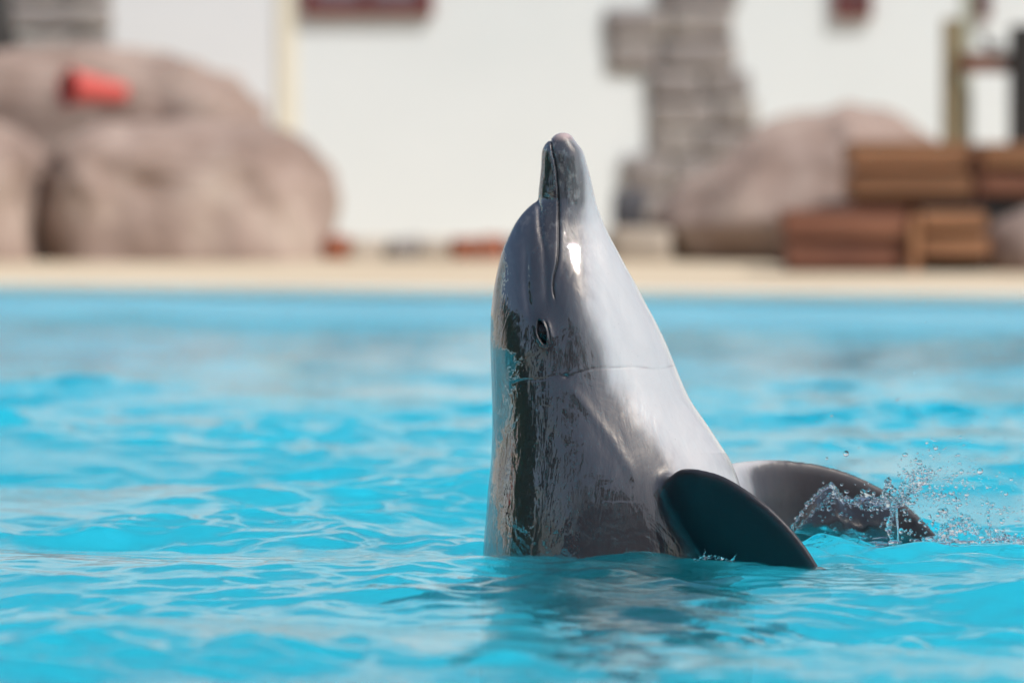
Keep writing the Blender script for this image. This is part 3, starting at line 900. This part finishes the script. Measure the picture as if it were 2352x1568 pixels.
# mottled jaws
jm = math_('MULTIPLY', A_('jaw'), math_('MULTIPLY', ramp(nt, n_str, [(.42, (0, 0, 0)), (.62, (1, 1, 1))]), .55))
col = mixc(nt, jm, col, (.13, .125, .125))
jm2 = math_('MULTIPLY', A_('jaw'), math_('MULTIPLY', ramp(nt, n_fine, [(.52, (0, 0, 0)), (.66, (1, 1, 1))]), .35))
col = mixc(nt, jm2, col, (.36, .33, .31))
col = mixc(nt, math_('MULTIPLY', A_('tip'), math_('ADD', .45, math_('MULTIPLY', n_fine, .7))), col, (.66, .50, .47))
# faint scratches and specks
sp = ramp(nt, noise_tex(nt, 260, 2, None, .5), [(.70, (0, 0, 0)), (.76, (1, 1, 1))])
col = mixc(nt, math_('MULTIPLY', sp, .25), col, (.05, .05, .055))
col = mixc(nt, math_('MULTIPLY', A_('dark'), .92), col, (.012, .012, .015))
nt.links.new(col, b.inputs['Base Color'])
b.inputs['Roughness'].default_value = .45
b.inputs['Specular IOR Level'].default_value = .15
nt.links.new(math_('SUBTRACT', math_('SUBTRACT', 1.0, math_('MULTIPLY', A_('dark'), .55)), math_('MULTIPLY', A_('fin'), .93)), b.inputs['Coat Weight'])
nt.links.new(math_('ADD', 1.95, math_('MULTIPLY', math_('MULTIPLY', A_('dorsal'), A_('dorsal')), 1.3)), b.inputs['Coat IOR'])  # coat reflects more on the back, added to brighten its reflection streaks
b.inputs['Coat Roughness'].default_value = .012
bn = N(nt, 'ShaderNodeBump', Strength=1.0, Distance=.004)
hgt = math_('ADD', math_('MULTIPLY', noise_tex(nt, 7, 2, (1, 1, .2), .5, .6), 1.3), math_('MULTIPLY', noise_tex(nt, 30, 3, (1, 1, .2), .5, .8), .55))
hgt = math_('ADD', hgt, math_('MULTIPLY', noise_tex(nt, 75, 2, (1, 1, .28), .5, .8), .15))
hgt = math_('ADD', hgt, math_('MULTIPLY', noise_tex(nt, 14, 4, (1, 1, .6), .5, 1.6), .5))
nt.links.new(hgt, bn.inputs['Height'])
nt.links.new(bn.outputs[0], b.inputs['Coat Normal'])
bn2 = N(nt, 'ShaderNodeBump', Strength=.12, Distance=.002)
nt.links.new(n_fine, bn2.inputs['Height'])
nt.links.new(bn2.outputs[0], b.inputs['Normal'])
M['skin'] = m
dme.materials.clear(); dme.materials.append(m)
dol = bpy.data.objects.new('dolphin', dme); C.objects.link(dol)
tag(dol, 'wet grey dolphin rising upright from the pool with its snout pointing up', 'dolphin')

# eyes
m, nt, b = nodes('dark_eye')
nt.links.new(ramp(nt, noise_tex(nt, 60, 3), [(.3, (.006, .006, .008)), (.7, (.025, .02, .018))]), b.inputs['Base Color'])
b.inputs['Roughness'].default_value = .12
b.inputs['Specular IOR Level'].default_value = .35
for sg in (1, -1):
    bm = bmesh.new()
    bmesh.ops.create_uvsphere(bm, u_segments=32, v_segments=20, radius=.0175)
    for q_ in bm.verts:
        q_.co.z *= 1.35
        if q_.co.y < -.0135: q_.co.y -= .0008
    for f in bm.faces: f.smooth = True
    me = bpy.data.meshes.new('eye'); bm.to_mesh(me); bm.free(); me.materials.append(m)
    o = bpy.data.objects.new('eye', me); C.objects.link(o); o.parent = dol
    c_ = eye_p - eye_n * .0165
    o.location = (c_[0], c_[1] * sg, c_[2])
    o.rotation_euler = (0, math.radians(-13), 0)

# ------------------------------------------------------------------ splash
def remesh_blobs(name, blobs, vox, mat):
    """blobs: list of (centre, radius vector); merged into one liquid surface"""
    bm = bmesh.new()
    bmesh.ops.create_icosphere(bm, subdivisions=2, radius=1)
    bv = np.array([p.co[:] for p in bm.verts]); bf = np.array([[q.index for q in f.verts] for f in bm.faces]); bm.free()
    vv = np.concatenate([bv * np.asarray(r) + np.asarray(c) for c, r in blobs])
    ff = np.concatenate([bf + i * len(bv) for i in range(len(blobs))])
    me = bpy.data.meshes.new('tmp2'); me.from_pydata(vv.tolist(), [], ff.tolist())
    o = bpy.data.objects.new('tmp2', me); C.objects.link(o)
    r = o.modifiers.new('r', 'REMESH'); r.mode = 'VOXEL'; r.voxel_size = vox
    s = o.modifiers.new('s', 'SMOOTH'); s.iterations = 5; s.factor = .5
    me2 = bpy.data.meshes.new_from_object(o.evaluated_get(bpy.context.evaluated_depsgraph_get()))
    bpy.data.objects.remove(o)
    me2.materials.clear(); me2.materials.append(mat)
    me2.polygons.foreach_set('use_smooth', np.ones(len(me2.polygons), bool))
    o = bpy.data.objects.new(name, me2); C.objects.link(o)
    return o
blobs = []
R_ = random.Random(11)
def strand(pts, Y0, Y1, r0, r1, n, wob=2.0, gap=0.0):
    n = int(n * 2.2)
    wob = wob * .8
    P = catmull(pts, n)
    for i in range(n):
        if R_.random() < gap: continue
        s = i / (n - 1)
        p = at(P[i, 0] + R_.gauss(0, wob), P[i, 1] + R_.gauss(0, wob), Y0 + (Y1 - Y0) * s + R_.gauss(0, .004))
        r = .62 * (r0 + (r1 - r0) * s) * R_.uniform(.5, 1.5)
        blobs.append((p, (r * R_.uniform(.8, 1.3), r, r * R_.uniform(.8, 1.3))))
# crest of the sheet over the far flipper
strand([(1815, 1215), (1840, 1180), (1870, 1140), (1905, 1112)], .05, .12, .003, .003, 60, 2.5)
strand([(1825, 1218), (1855, 1190), (1885, 1160), (1912, 1135)], .05, .12, .002, .003, 60, 5)
strand([(1905, 1112), (1930, 1140), (1965, 1150), (1990, 1130), (2010, 1150), (2040, 1140)], .10, .12, .004, .005, 70, 5)
strand([(1910, 1130), (1950, 1155), (2000, 1160), (2045, 1160), (2090, 1150)], .10, .12, .004, .004, 70, 6)
strand([(2040, 1100), (2035, 1130), (2040, 1160), (2060, 1150), (2090, 1130), (2120, 1100), (2105, 1085), (2130, 1075)], .12, .15, .005, .004, 90, 5)
strand([(2055, 1150), (2048, 1180), (2042, 1210), (2052, 1240), (2060, 1262)], .10, .10, .005, .004, 60, 2.5)
strand([(2120, 1080), (2128, 1110), (2150, 1135), (2180, 1150)], .15, .17, .004, .003, 40, 6, .2)
strand([(2095, 1090), (2100, 1120), (2125, 1140)], .15, .17, .004, .003, 30, 5, .1)
strand([(2170, 1190), (2195, 1165), (2215, 1120)], .18, .2, .003, .002, 30, 5, .3)
strand([(2150, 1240), (2180, 1200), (2215, 1190), (2235, 1215)], .16, .2, .004, .003, 60, 7, .1)
strand([(2270, 1245), (2275, 1210), (2268, 1180), (2280, 1155)], .05, .07, .004, .003, 40, 2.5, .05)
strand([(2265, 1250), (2300, 1225), (2335, 1250), (2350, 1230)], .05, .07, .004, .003, 50, 6, .1)
strand([(1600, 1287), (1625, 1279), (1650, 1281), (1690, 1290)], -.36, -.38, .003, .002, 40, 3, .2)
strand([(1683, 1287), (1690, 1274), (1694, 1268)], -.38, -.38, .003, .0015, 12, 2, .2)
strand([(1612, 1284), (1618, 1270), (1620, 1262)], -.36, -.36, .003, .0015, 12, 2, .2)
strand([(2060, 1140), (2085, 1112), (2095, 1078), (2110, 1062)], .12, .15, .004, .003, 50, 7, .2)
strand([(2100, 1110), (2135, 1096), (2165, 1105), (2200, 1085)], .14, .17, .004, .002, 50, 9, .35)
strand([(2130, 1150), (2165, 1130), (2190, 1100), (2230, 1110)], .14, .2, .003, .002, 50, 10, .4)
strand([(2160, 1235), (2185, 1205), (2212, 1196), (2238, 1206), (2246, 1222)], .12, .16, .005, .004, 80, 6, .05)
strand([(2165, 1240), (2195, 1218), (2225, 1212), (2244, 1226)], .12, .16, .005, .003, 70, 6, .05)
strand([(2250, 1250), (2285, 1228), (2310, 1240), (2352, 1236)], .02, .06, .005, .004, 70, 8, .1)
strand([(2200, 1262), (2250, 1256), (2300, 1266), (2360, 1258)], -.02, .06, .004, .003, 70, 6, .3)
strand([(2290, 1180), (2310, 1165), (2330, 1172), (2345, 1150)], .05, .07, .003, .002, 30, 5, .3)
# thin sheet of water lifted over the far flipper
nu, nv_ = 44, 26
crest = catmull([(1822, 1218), (1850, 1172), (1885, 1132), (1908, 1114), (1935, 1138), (1968, 1146), (2000, 1140), (2040, 1150), (2062, 1165)], nu)
foot = catmull([(1822, 1222), (1845, 1226), (1880, 1236), (1920, 1246), (1960, 1254), (2000, 1258), (2030, 1260), (2050, 1262), (2066, 1262)], nu)
sh = []
for side_ in (0, 1):
    for i in range(nu):
        for j in range(nv_):
            t = j / (nv_ - 1)
            p = foot[i] * (1 - t) + crest[i] * t
            y = .055 + .06 * t - .045 * math.sin(math.pi * t)
            q = Vector(at(p[0], p[1], y))
            d_ = noise.noise(q * 28) * .007 + noise.noise(q * 70) * .0025
            sh.append((q.x, q.y + d_ + side_ * (.0022 + .001 * noise.noise(q * 50)), q.z + noise.noise(q * 33 + Vector((5, 0, 0))) * .004 * t))
sf = []
off = nu * nv_
for i in range(nu - 1):
    for j in range(nv_ - 1):
        a0, a1, a2, a3 = i * nv_ + j, (i + 1) * nv_ + j, (i + 1) * nv_ + j + 1, i * nv_ + j + 1
        sf.append((a0, a1, a2, a3)); sf.append((off + a3, off + a2, off + a1, off + a0))
for i in range(nu - 1):
    for j in (0, nv_ - 1):
        sf.append((i * nv_ + j, off + i * nv_ + j, off + (i + 1) * nv_ + j, (i + 1) * nv_ + j))
for j in range(nv_ - 1):
    for i in (0, nu - 1):
        sf.append((i * nv_ + j, i * nv_ + j + 1, off + i * nv_ + j + 1, off + i * nv_ + j))
sheet_data = (sh, sf)
for i in range(90):
    px = R_.choice([R_.uniform(1850, 2200), R_.uniform(2100, 2352)])
    yy_ = R_.uniform(-.05, .2)
    p = (at(px, 1240, yy_)[0], yy_, R_.uniform(-.002, .010))
    r = R_.uniform(.003, .008)
    blobs.append((p, (r * R_.uniform(1, 3), r * 1.5, r * .6)))
o = remesh_blobs('splash', blobs, .0012, M['drops'])
tag(o, 'clear splash of water thrown up around the far flipper', 'splash', None, 'stuff')
sheet = mesh_obj('water_sheet', sheet_data[0], sheet_data[1], M['drops'], o, True)
# loose droplets
bm = bmesh.new(); bmesh.ops.create_icosphere(bm, subdivisions=2, radius=1)
bv = np.array([p.co[:] for p in bm.verts]); bf = np.array([[q.index for q in f.verts] for f in bm.faces]); bm.free()
vv, ff = [], []
def drop(px, py_, Y, r):
    k = len(vv)
    s = np.array([R_.uniform(.8, 1.25), 1, R_.uniform(.8, 1.35)]) * r
    vv.append(bv * s + np.array(at(px, py_, Y))); ff.append(bf + k * len(bv))
for i in range(800):
    k = R_.random()
    if k < .45: px, py_ = R_.gauss(2140, 70), R_.gauss(1130, 45)
    elif k < .8: px, py_ = R_.uniform(2060, 2360), 1240 - abs(R_.gauss(0, 110))
    elif k < .92: px, py_ = R_.uniform(1860, 2360), R_.uniform(900, 1200)
    else: px, py_ = R_.uniform(1750, 2360), R_.uniform(640, 1050)
    if py_ > 1235: continue
    if px < 2040 and py_ > 1060: continue
    drop(px, py_, R_.uniform(-.05, .22), min(.0055, .0007 + R_.expovariate(1 / .0009)) * (.6 if py_ < 1000 else 1))
for i in range(80):
    drop(R_.uniform(1880, 2080), R_.gauss(1150, 22), R_.uniform(.06, .13), R_.uniform(.001, .0042))
for i in range(30):
    drop(R_.uniform(1880, 2110), R_.uniform(1160, 1235), R_.uniform(.06, .13), R_.uniform(.001, .003))
o = grid_mesh('water_droplets', np.concatenate(vv), np.concatenate(ff), M['drops'])
tag(o, 'flying water droplets above the splash beside the dolphin', 'droplets', None, 'stuff')
